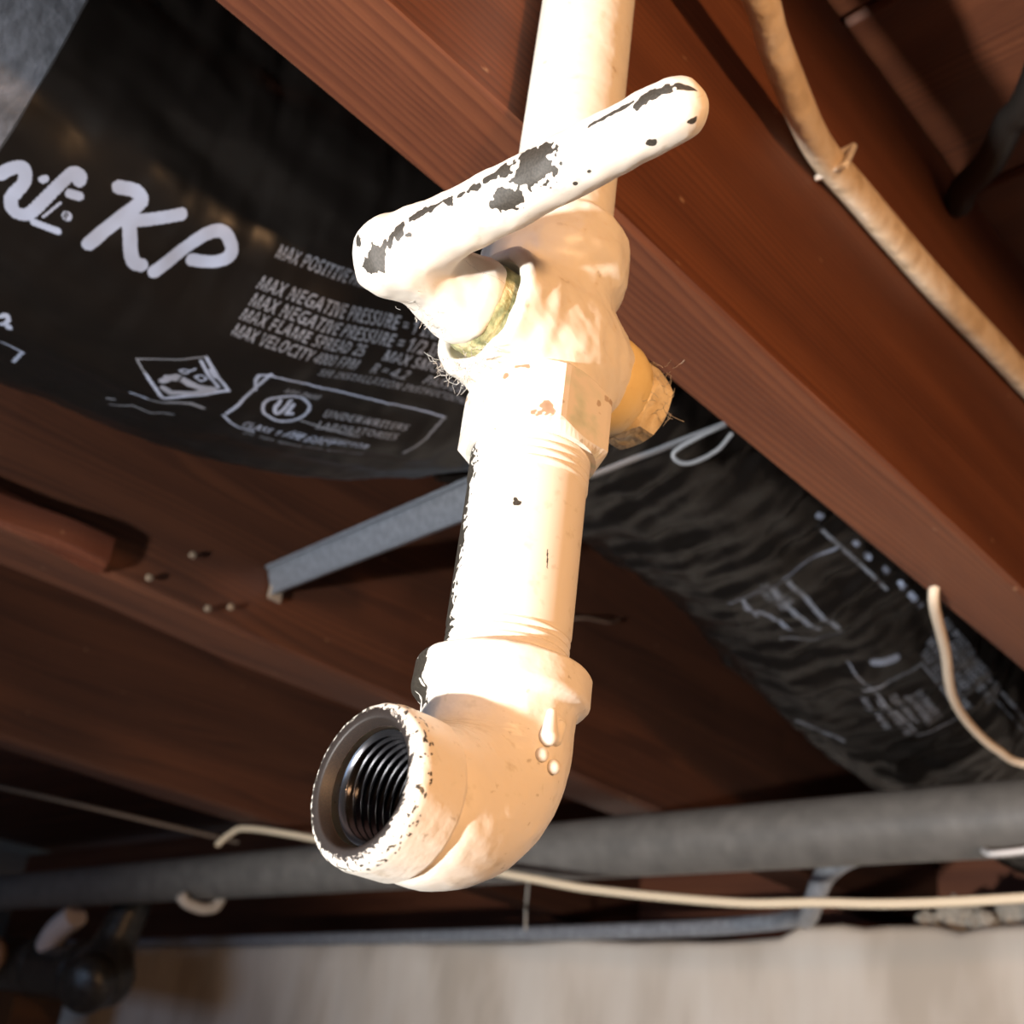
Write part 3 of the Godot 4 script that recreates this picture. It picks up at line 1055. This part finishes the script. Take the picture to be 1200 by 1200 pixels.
func elbow(t: Node3D, paint: Callable, metal: Callable, dirt: FastNoiseLite) -> void:
	var out := Vector3(sin(deg_to_rad(0.5)), 0, cos(deg_to_rad(0.5)))
	var yb := 0.0505          # height of the outlet's axis
	var rb := 0.0165          # bend radius
	# stations: [distance along, radius]
	var path := PackedVector3Array()
	var radii := PackedFloat32Array()
	var add := func(p: Vector3, r: float) -> void:
		path.append(p)
		radii.append(r)
	for s in [[0.0827, 0.0140], [0.0827, 0.0173], [0.0824, 0.0180], [0.0816, 0.0184], [0.0768, 0.0185], [0.0759, 0.0183], [0.0752, 0.0176], [0.0746, 0.0166], [0.0736, 0.0160], [0.0705, 0.0157]]:
		add.call(Vector3(0, s[0], 0), s[1])
	for k in 25:
		var a := PI / 2 * k / 24
		add.call(Vector3(0, yb + rb, 0) + out * (rb - rb * cos(a)) + Vector3(0, -rb * sin(a), 0), lerpf(0.0157, 0.0150, k / 24.0))
	for s in [[0.0182, 0.0146], [0.0194, 0.0141], [0.0199, 0.0142], [0.0205, 0.0150], [0.0212, 0.0153], [0.0292, 0.0153], [0.0306, 0.0150], [0.0313, 0.0145], [0.0315, 0.0139]]:
		add.call(Vector3(0, yb, 0) + out * s[0], s[1])
	var rows := []
	var uvs := []
	var side := Vector3.UP.cross(out).normalized()    # towards +x
	var lump := noise(1.0, 2, 95)
	var seg := 96
	var dist := 0.0
	for i in path.size():
		if i > 0:
			dist += path[i].distance_to(path[i - 1])
		var tg: Vector3
		if i < 11:
			tg = Vector3.DOWN
		elif i > 33:
			tg = out
		else:
			var a := PI / 2 * (i - 10) / 24.0
			tg = Vector3.DOWN * cos(a) + out * sin(a)
		var e1 := side.cross(tg).normalized()
		var row := PackedVector3Array()
		var u := PackedVector2Array()
		for j in seg + 1:
			var a := TAU * j / seg - PI
			var rr := radii[i] + lump.get_noise_3dv((path[i] + (side * cos(a) + e1 * sin(a)) * 0.016) * 200.0) * 0.00022
			row.append(path[i] + (side * cos(a) + e1 * sin(a)) * rr)
			u.append(Vector2(dist / 0.08, float(j) / seg))
		rows.append(row)
		uvs.append(u)
	var ar := 0.016
	# bare iron on the collar's left end and the chipped rim of the outlet
	var spots := []
	for k in 7:
		spots.append([0.002 + 0.0022 * (k % 3), deg_to_rad(32.0 + 6.0 * k) * ar, 0.0050, 0.0026, 0.0])
	var im := Image.create(640, 640, false, Image.FORMAT_RGB8)
	var rustlow := func(u: float, v: float) -> Color:
		var c: Color = paint.call(u, v)
		var k := clampf(dirt.get_noise_2d(u * 260.0 + 31.0, v * 260.0) * 3.0 - 1.6, 0.0, 1.0)
		return c.lerp(lin(0.26, 0.20, 0.14), k * 0.75)
	chipped(im, 0.08, TAU * ar, spots, rustlow, metal, 0.6, 8)
	# rim chips: along the last few millimetres
	var ns := noise(1.0, 3, 12)
	var total := dist / 0.08
	for y in 640:
		for x in range(int((total - 0.03) * 640), mini(int(total * 640) + 2, 640)):
			var n := ns.get_noise_2d(x * 0.10, y * 0.07)
			var left := maxf(0.0, cos(TAU * y / 640.0 - deg_to_rad(20.0))) 
			if n > 0.30 - 0.40 * left:
				im.set_pixel(x, y, metal.call(x * 0.001, y * 0.001))
	var em := paint_mat(ImageTexture.create_from_image(im), null, Vector3.ONE)
	em.heightmap_enabled = true
	em.heightmap_texture = grey_noise(0.04, 96)
	em.heightmap_scale = 0.012
	var el := obj("elbow", rings(rows, uvs, false), em, t)

	# outlet face, chamfer and threaded bore
	var fr := []
	var fu := []
	var ring := func(l: float, r: float, rad_uv: float) -> void:
		var row := PackedVector3Array()
		var u := PackedVector2Array()
		for j in seg + 1:
			var a := TAU * j / seg
			row.append(Vector3(0, yb, 0) + out * l + (side * cos(a) + Vector3.UP * sin(a)) * r)
			u.append(Vector2(float(j) / seg, rad_uv))
		fr.append(row)
		fu.append(u)
	ring.call(0.0314, 0.0141, 0.0)
	ring.call(0.0318, 0.0134, 0.15)
	ring.call(0.0319, 0.0122, 0.5)
	ring.call(0.0317, 0.0116, 0.7)
	ring.call(0.0295, 0.0109, 1.0)
	var fim := Image.create(768, 64, false, Image.FORMAT_RGB8)
	for x in 768:
		var ang := TAU * x / 768.0
		# thick paint to the right (+x) and below, hardly any to the left
		var amount := 0.0 + 0.50 * pow(maxf(0.0, cos(ang - 0.25)), 1.5) + 0.22 * maxf(0.0, cos(ang + 1.3))
		for y in 64:
			var n := ns.get_noise_2d(cos(ang) * 9.0 + 40.0, sin(ang) * 9.0 + y * 0.05)
			var n2 := ns.get_noise_2d(x * 0.22, y * 0.3 + 70.0)
			var edge := amount + n * 0.34 + n2 * 0.22
			var c: Color = lin(0.013, 0.010, 0.0095).lerp(lin(0.032, 0.021, 0.016), clampf(0.4 + n2 * 1.3, 0.0, 1.0))
			if y / 64.0 < edge * 0.95 - 0.06 and n2 < 0.33:
				c = paint.call(x * 0.0001, y * 0.0001)
			fim.set_pixel(x, y, c)
	var fm := paint_mat(ImageTexture.create_from_image(fim), null, Vector3.ONE)
	fm.roughness = 0.55
	fm.texture_repeat = true
	obj("outlet_face", flip_in(fr, fu), fm, el)
	fr = []
	fu = []
	ring.call(0.0297, 0.0110, 0.0)
	var pitch := 0.0018
	for k in 44:
		# the thread winds: each ring is shifted along the helix
		var row := PackedVector3Array()
		var u := PackedVector2Array()
		for j in seg + 1:
			var a := TAU * j / seg
			var l := 0.0290 - k * pitch / 4.0 - pitch * float(j) / seg
			var ph := k % 4
			var r: float = [0.0106, 0.0095, 0.0095, 0.0106][ph] - 0.0008 * k / 44.0
			row.append(Vector3(0, yb, 0) + out * l + (side * cos(a) + Vector3.UP * sin(a)) * r)
			u.append(Vector2(float(j) / seg, k / 44.0))
		fr.append(row)
		fu.append(u)
	ring.call(0.0060, 0.0088, 1.0)
	ring.call(0.0020, 0.0060, 1.0)
	ring.call(-0.0020, 0.0005, 1.0)
	var bm := mat(lin(0.09, 0.09, 0.10), 0.2, 0.9)
	obj("threaded_bore", flip_in(fr, fu), bm, el)
	# cast marks: a boss and two beads on the side towards the right
	var boss := nets(func(p: Vector3) -> float: return smin(cone_seg(p, Vector3(-0.0006, 0.0028, 0), Vector3(-0.0012, -0.0020, 0.0004), 0.0010, 0.0019), cone_seg(p, Vector3(0.0026, 0.0012, -0.0008), Vector3(0.0016, -0.0018, -0.0004), 0.0014, 0.0013), 0.0014), Vector3(-0.005, -0.006, -0.004), Vector3(0.006, 0.006, 0.004), 0.0003, func(_p): return Vector2.ZERO)
	var plain := mat(lin(0.80, 0.745, 0.66), 0.4)
	var ca := deg_to_rad(86.0)
	for b in [[87.0, 0.0680, boss], [80.0, 0.0622, null], [92.0, 0.0608, null]]:
		var a := deg_to_rad(b[0])
		var mesh: Mesh = b[2]
		if mesh == null:
			var sp := SphereMesh.new()
			sp.radius = 0.0014
			sp.height = 0.0029
			sp.radial_segments = 20
			sp.rings = 10
			mesh = sp
		var o := obj("cast_mark", mesh, plain, el)
		o.transform = Transform3D(Basis(Vector3.UP, a), Vector3(sin(a) * 0.0161, b[1], cos(a) * 0.0161))

func flip_in(rows: Array, uvs: Array) -> ArrayMesh:
	# a bore: normals look at the axis
	var m := rings(rows, uvs, false)
	var arr := m.surface_get_arrays(0)
	var n: PackedVector3Array = arr[Mesh.ARRAY_NORMAL]
	var inward := PackedVector3Array()
	for k in n:
		inward.append(-k)
	return from_arrays(arr[Mesh.ARRAY_VERTEX], inward, arr[Mesh.ARRAY_TEX_UV], arr[Mesh.ARRAY_INDEX])

# ---------------------------------------------------------------- everything else
func cable_on_joist() -> void:
	var sheath := speckled(lin(0.55, 0.42, 0.28), lin(0.72, 0.58, 0.42), lin(0.78, 0.66, 0.52), 0.012, 8.0, 0.5, 0.1, 41)
	var pts := [V(-0.140, 0.366, -0.15), V(-0.147, 0.364, -0.20), V(-0.152, 0.3615, -0.2335), V(-0.158, 0.3617, -0.2517), V(-0.163, 0.3621, -0.2703), V(-0.167, 0.3618, -0.2872), V(-0.1715, 0.3645, -0.3053), V(-0.1740, 0.3671, -0.3216), V(-0.1745, 0.3690, -0.3437), V(-0.1745, 0.3695, -0.378), V(-0.1745, 0.3715, -0.430), V(-0.1745, 0.380, -0.535), V(-0.1745, 0.385, -0.70), V(-0.1745, 0.38, -1.0)]
	var c := obj("electric_cable", tube(catmull(pts, 14), func(_s, _a): return 0.0060, 16, Vector3.RIGHT, 1.5), sheath)
	tag(c, "thick cream painted electric cable stapled along the joist's side, upper right", "cable")
	var st := obj("cable_staple", rod([V(-0.1795, 0.3765, -0.3285), V(-0.1670, 0.3765, -0.3285), V(-0.1660, 0.3755, -0.3280), V(-0.1660, 0.3610, -0.3215), V(-0.1670, 0.3600, -0.3210), V(-0.1795, 0.3600, -0.3210)], 0.0014, 8, 5), mat(lin(0.75, 0.68, 0.6), 0.35))
	tag(st, "small cream painted staple holding the thick cable to the joist", "staple")

func far_pipes() -> void:
	var iron := speckled(lin(0.095, 0.092, 0.088), lin(0.115, 0.111, 0.105), lin(0.135, 0.130, 0.123), 0.02, 4.0, 0.5, 0.02, 51)
	var p := obj("iron_pipe", tube(PackedVector3Array([V(-2.9, 0.211, -0.76), V(-1.5, 0.212, -0.76), V(-0.6, 0.213, -0.76), V(1.9, 0.213, -0.76)]), func(_s, _a): return 0.0245, 40), iron)
	tag(p, "long dark grey iron pipe running level across the picture before the wall", "pipe")
	var galv := speckled(lin(0.20, 0.22, 0.25), lin(0.27, 0.29, 0.33), lin(0.34, 0.37, 0.42), 0.03, 6.0, 0.4, 0.03, 52, 0.3)
	var c := obj("conduit", rod([V(-2.4, 0.186, -1.040), V(-1.9, 0.191, -1.040), V(-1.13, 0.197, -1.040), V(-0.76, 0.201, -1.038), V(-0.64, 0.204, -1.030), V(-0.585, 0.202, -1.00), V(-0.535, 0.188, -0.93), V(-0.497, 0.190, -0.875), V(-0.468, 0.205, -0.845), V(-0.43, 0.215, -0.83), V(-0.36, 0.221, -0.82), V(0.3, 0.221, -0.82)], 0.0085, 12, 10), galv)
	tag(c, "thin grey conduit along the wall's top, bending up to the iron pipe", "conduit")
	var hook := obj("pipe_hanger", rod([V(-1.218, 0.2395, -0.7900), V(-1.219, 0.190, -0.784), V(-1.220, 0.180, -0.772), V(-1.221, 0.1785, -0.758), V(-1.222, 0.1815, -0.742), V(-1.222, 0.188, -0.734)], 0.0065, 10, 6), mat(lin(0.42, 0.38, 0.34), 0.5))
	tag(hook, "small pale hanger hooked under the iron pipe, left of the elbow", "pipe hanger")

func loose_wires() -> void:
	var cream := mat(lin(0.62, 0.52, 0.38), 0.5)
	var w := obj("cream_wire", rod([V(-1.116, 0.230, -0.70), V(-1.095, 0.2405, -0.70), V(-1.066, 0.244, -0.70), V(-0.958, 0.228, -0.70), V(-0.662, 0.178, -0.70), V(-0.581, 0.165, -0.70), V(-0.466, 0.153, -0.70), V(-0.40, 0.151, -0.70), V(-0.263, 0.150, -0.70), V(0.2, 0.17, -0.70)], 0.0032, 8, 8), cream)
	tag(w, "thin cream wire sagging across in front of the iron pipe behind the elbow", "wire")
	w = obj("white_wire", rod([V(-0.213, 0.252, -0.490), V(-0.218, 0.2445, -0.500), V(-0.236, 0.244, -0.551), V(-0.259, 0.243, -0.610), V(-0.271, 0.243, -0.661), V(-0.272, 0.240, -0.704), V(-0.262, 0.238, -0.735), V(-0.2, 0.24, -0.78)], 0.0027, 8, 8), mat(lin(0.66, 0.55, 0.43), 0.5))
	tag(w, "thin white wire hanging from the joist's edge over the duct at right", "wire")
	w = obj("pale_wire", rod([V(-1.32, 0.262, -0.45), V(-1.26, 0.258, -0.57), V(-1.2, 0.252, -0.68), V(-1.17, 0.25, -0.76)], 0.0026, 8, 8), mat(lin(0.12, 0.09, 0.07), 0.6))
	tag(w, "thin dull wire along the dark far joist at the left edge", "wire")
	w = obj("black_cable", rod([V(-0.176, 0.452, -0.462), V(-0.166, 0.448, -0.448), V(-0.147, 0.440, -0.431), V(-0.129, 0.438, -0.411), V(-0.112, 0.436, -0.395), V(-0.06, 0.45, -0.33)], 0.0075, 10, 8), mat(lin(0.012, 0.011, 0.01), 0.45))
	tag(w, "black cable under the floor boards at the upper right edge", "cable")
	w = obj("thin_wire", rod([V(-0.933, 0.250, -1.0), V(-0.932, 0.215, -1.0), V(-0.929, 0.195, -1.0)], 0.0014, 6, 3), mat(lin(0.45, 0.42, 0.38), 0.5))
	tag(w, "short thin wire end hanging above the wall under the elbow", "wire")
	w = obj("curved_wire", rod([V(-0.302, 0.1895, -0.745), V(-0.296, 0.1855, -0.735), V(-0.288, 0.1830, -0.728), V(-0.270, 0.1840, -0.728), V(-0.25, 0.187, -0.73)], 0.0022, 8, 6), mat(lin(0.6, 0.58, 0.58), 0.4))
	tag(w, "short pale curved wire under the iron pipe at the right edge", "wire")

func fittings() -> void:
	var black := speckled(lin(0.014, 0.014, 0.014), lin(0.026, 0.025, 0.023), lin(0.050, 0.046, 0.040), 0.03, 8.0, 0.35, 0.05, 61)
	var t := thing("pipe_tee", "black iron tee fitting with a capped end and pale stub, lower left corner", "pipe fitting", V(-1.554, 0.126, -0.84))
	t.scale = Vector3.ONE * 1.4
	var f := func(p: Vector3) -> float:
		var d := cone_seg(p, Vector3(-0.22, 0.002, 0.0), Vector3(0.012, -0.010, 0.0), 0.026, 0.028)
		d = smin(d, cone_seg(p, Vector3(0.0, -0.01, 0.0), Vector3(0.012, 0.060, -0.01), 0.022, 0.018), 0.012)
		d = smin(d, cyl(p, Vector3(-0.03, -0.006, 0), Vector3(1, -0.05, 0).normalized(), 0.031, 0.008, 0.003), 0.003)
		d = smin(d, cyl(p, Vector3(-0.12, 0.0, 0), Vector3(1, -0.05, 0).normalized(), 0.030, 0.008, 0.003), 0.003)
		return d
	obj("tee_body", nets(f, Vector3(-0.26, -0.05, -0.05), Vector3(0.06, 0.09, 0.05), 0.003, func(_p): return Vector2.ZERO), black, t)
	var cap := obj("end_cap", lathe([Vector2(0.019, -0.012), Vector2(0.026, -0.010), Vector2(0.027, 0.006), Vector2(0.024, 0.014), Vector2(0.014, 0.019), Vector2(0.001, 0.0205)], 32), black, t)
	cap.transform = Transform3D(basis_y(Vector3(0.45, -0.35, 0.82)), Vector3(0.022, -0.018, 0.020))
	var stub := obj("pipe_stub", rod([Vector3(-0.090, 0.016, 0.015), Vector3(-0.070, 0.029, 0.020), Vector3(-0.040, 0.044, 0.020)], 0.0125, 14, 4), mat(lin(0.62, 0.56, 0.55), 0.5), t)
	stub.set_meta("label", "short pale pipe stub slanting up")
	var knob := obj("valve_knob", lathe([Vector2(0.004, -0.012), Vector2(0.016, -0.010), Vector2(0.020, 0.0), Vector2(0.016, 0.008), Vector2(0.003, 0.011)], 28), mat(lin(0.33, 0.22, 0.16), 0.35))
	knob.transform = Transform3D(basis_y(Vector3(0.35, -0.1, 0.9)), V(-1.7668, 0.1288, -0.7770))
	knob.scale = Vector3.ONE * 1.4
	tag(knob, "round brown knob in front of the black tee at the left edge", "knob")
	var post := obj("wood_post", board(0.06, 1.60, -0.03, 0.03, 0.003), wood_mat(wood_a, Color(0.8, 0.85, 0.55)))
	post.position = Vector3(-1.86, 0, -0.90)
	post.scale = Vector3(1.3, 1.095, 1.3)
	tag(post, "light brown wooden post in the bottom left corner under the tee", "post")

func small_things() -> void:
	# galvanised hanger bar under the duct: a shallow channel with a bent, nailed tab
	var galv := speckled(lin(0.11, 0.125, 0.15), lin(0.13, 0.148, 0.178), lin(0.155, 0.175, 0.21), 0.03, 10.0, 0.38, 0.01, 71, 0.2)
	var bar := thing("hanger_bar", "grey galvanized metal bar holding up the duct behind the painted pipe", "metal bar")
	var a := V(-0.598, 0.290, -0.368)
	var b := V(-0.33, 0.2600, -0.318)
	var dirv := (b - a).normalized()
	var bs := Basis(Vector3.UP.cross(dirv).normalized(), dirv.cross(Vector3.UP.cross(dirv).normalized()), dirv)
	var to_cam := (V(0, 0.10, 0) - a.lerp(b, 0.5)).normalized()
	var up := (dirv * dirv.dot(to_cam) - to_cam).normalized()
	bs = Basis(up.cross(dirv), up, dirv)
	var web := obj("web", board(0.0150, 0.003, 0.0, (b - a).length(), 0.0006), galv, bar)
	web.transform = Transform3D(bs, a)
	for k in 2:
		var fl := obj("flange", board(0.0022, 0.0050, 0.0, (b - a).length(), 0.0005), galv, bar)
		fl.transform = Transform3D(bs, a + bs.x * (0.0085 if k else -0.0085) - bs.y * 0.0018)
	var tab := obj("tab", board(0.010, 0.0022, 0.0, 0.020, 0.0006), mat(lin(0.22, 0.19, 0.16), 0.5), bar)
	tab.transform = Transform3D(Basis(Vector3.FORWARD, Vector3.RIGHT, Vector3.DOWN).orthonormalized(), a + Vector3(0.0, 0.008, -0.006))
	# nails along the second joist
	var nail := lathe([Vector2(0.0002, -0.004), Vector2(0.0010, -0.004), Vector2(0.0010, 0.0030), Vector2(0.0022, 0.0031), Vector2(0.0020, 0.0038), Vector2(0.0004, 0.0040)], 14)
	var nm := mat(lin(0.20, 0.16, 0.12), 0.45, 0.4)
	var spots := [[V(-0.599, 0.263, -0.237), "nail head nearest the left edge on the dark joist's side"], [V(-0.599, 0.283, -0.311), "nail head just left of the metal bar's bent tab"], [V(-0.599, 0.255, -0.330), "lower of the two close nail heads under the bar's tab"], [V(-0.599, 0.262, -0.345), "upper of the two close nail heads under the bar's tab"], [V(-0.599, 0.258, -0.288), "nail head at the split wood block's right end"]]
	for s in spots:
		var o := obj("nail", nail, nm)
		o.transform = Transform3D(basis_y(Vector3(1, -0.25, 0.2)), s[0] + Vector3(0.0, 0, 0))
		tag(o, s[1], "nail", "nails in the dark joist")
	var tw := obj("wire_scrap", rod([V(-0.597, 0.372, -0.639), V(-0.592, 0.374, -0.655), V(-0.59, 0.380, -0.671), V(-0.592, 0.388, -0.70), V(-0.597, 0.400, -0.721)], 0.0014, 6, 4), mat(lin(0.17, 0.11, 0.08), 0.6))
	tag(tw, "short dull wire scrap on the dark joist right of the nipple", "wire")
	# loose mortar lumps on the wall's top at right
	var ns := noise(1.0, 2, 88)
	var lump_m := speckled(lin(0.30, 0.27, 0.23), lin(0.42, 0.38, 0.33), lin(0.52, 0.48, 0.42), 0.05, 20.0, 0.9, 0.1, 89)
	var names := ["first pale mortar lump on the wall top, leftmost under the iron pipe", "second pale mortar lump on the wall top, small and low", "third pale mortar lump on the wall top, larger", "fourth pale mortar lump on the wall top at the right edge", "fifth pale mortar lump lying low by the cream wire"]
	var k := 0
	for q in [[-0.474, 0.222, -1.10, 0.016], [-0.448, 0.215, -1.09, 0.010], [-0.420, 0.222, -1.11, 0.018], [-0.392, 0.220, -1.09, 0.015], [-0.50, 0.214, -1.10, 0.012]]:
		var seed_off := Vector3(k * 3.1, k * 1.7, 0)
		var r: float = q[3]
		var g := func(p: Vector3) -> float: return (p * Vector3(0.8, 1.1, 1.0)).length() - r + ns.get_noise_3dv(p * 90.0 + seed_off) * r * 0.55
		var o := obj("mortar_lump", nets(g, -Vector3.ONE * r * 1.7, Vector3.ONE * r * 1.7, r / 7.0, func(_p): return Vector2.ZERO), lump_m)
		o.position = V(q[0], q[1], q[2])
		tag(o, names[k], "mortar lump", "mortar lumps on the wall top")
		k += 1

func lamps() -> void:
	# unseen lamp left of the camera, placed for the hard white light on the pipe
	var at := V(-0.190, -0.325, 0.713)
	var aim := (V(-0.17, 0.13, -0.16) - at).normalized()
	var t := thing("unseen_lamp", "unseen lamp out of view, placed to light the pipe from in front", "lamp", at - aim * 0.06)
	var shade := obj("shade", lathe([Vector2(0.02, -0.04), Vector2(0.03, -0.035), Vector2(0.06, 0.0), Vector2(0.075, 0.045), Vector2(0.073, 0.045), Vector2(0.058, 0.002), Vector2(0.028, -0.033)], 32, false), mat(lin(0.5, 0.5, 0.5), 0.3, 0.9), t)
	shade.basis = basis_y(aim)
	var gm := mat(Color.WHITE, 0.5)
	gm.emission_enabled = true
	gm.emission = Color(1.0, 0.95, 0.88)
	gm.emission_energy_multiplier = 4.0
	var sp := SphereMesh.new()
	sp.radius = 0.022
	sp.height = 0.044
	obj("bulb", sp, gm, t)
	var stand := obj("stand", rod([Vector3(0, -0.045, 0) - aim * 0.04, Vector3(0, -0.4, 0.02), Vector3(0, -1.24, 0.02)], 0.010, 12, 4), mat(lin(0.05, 0.05, 0.05), 0.5), t)
	var key := SpotLight3D.new()
	key.name = "unseen_lamp_light"
	key.light_energy = 2.5
	key.light_color = lin(1.0, 0.97, 0.92)
	key.light_size = 0.022
	key.spot_angle = 42.0
	key.spot_angle_attenuation = 0.6
	key.spot_range = 12.0
	key.spot_attenuation = 2.0
	key.shadow_enabled = true
	add_child(key)
	key.look_at_from_position(at, at + aim)
	# unseen warm bulb to the right, placed to light the pipe's tan side
	var b := V(0.55, 0.12, 0.08)
	var lt := thing("unseen_bulb", "unseen warm bulb out of view, placed to light the right side of the pipe", "light bulb", b)
	obj("glass", lathe([Vector2(0.001, -0.055), Vector2(0.018, -0.05), Vector2(0.029, -0.03), Vector2(0.028, -0.012), Vector2(0.014, 0.015), Vector2(0.013, 0.03)], 28), glow(Color(1.0, 0.72, 0.42), 3.0), lt)
	obj("holder", lathe([Vector2(0.016, 0.028), Vector2(0.02, 0.03), Vector2(0.03, 0.07), Vector2(0.006, 0.075), Vector2(0.006, 0.36)], 24), mat(lin(0.7, 0.7, 0.68), 0.4), lt)
	var om := OmniLight3D.new()
	om.name = "unseen_bulb_light"
	om.light_energy = 0.56
	om.light_color = lin(1.0, 0.55, 0.25)
	om.light_size = 0.028
	om.omni_range = 12.0
	om.omni_attenuation = 2.0
	om.shadow_enabled = true
	add_child(om)
	om.position = b + Vector3(0, -0.025, 0)

func glow(c: Color, e: float) -> StandardMaterial3D:
	var m := mat(Color.WHITE, 0.5)
	m.emission_enabled = true
	m.emission = c
	m.emission_energy_multiplier = e
	return m
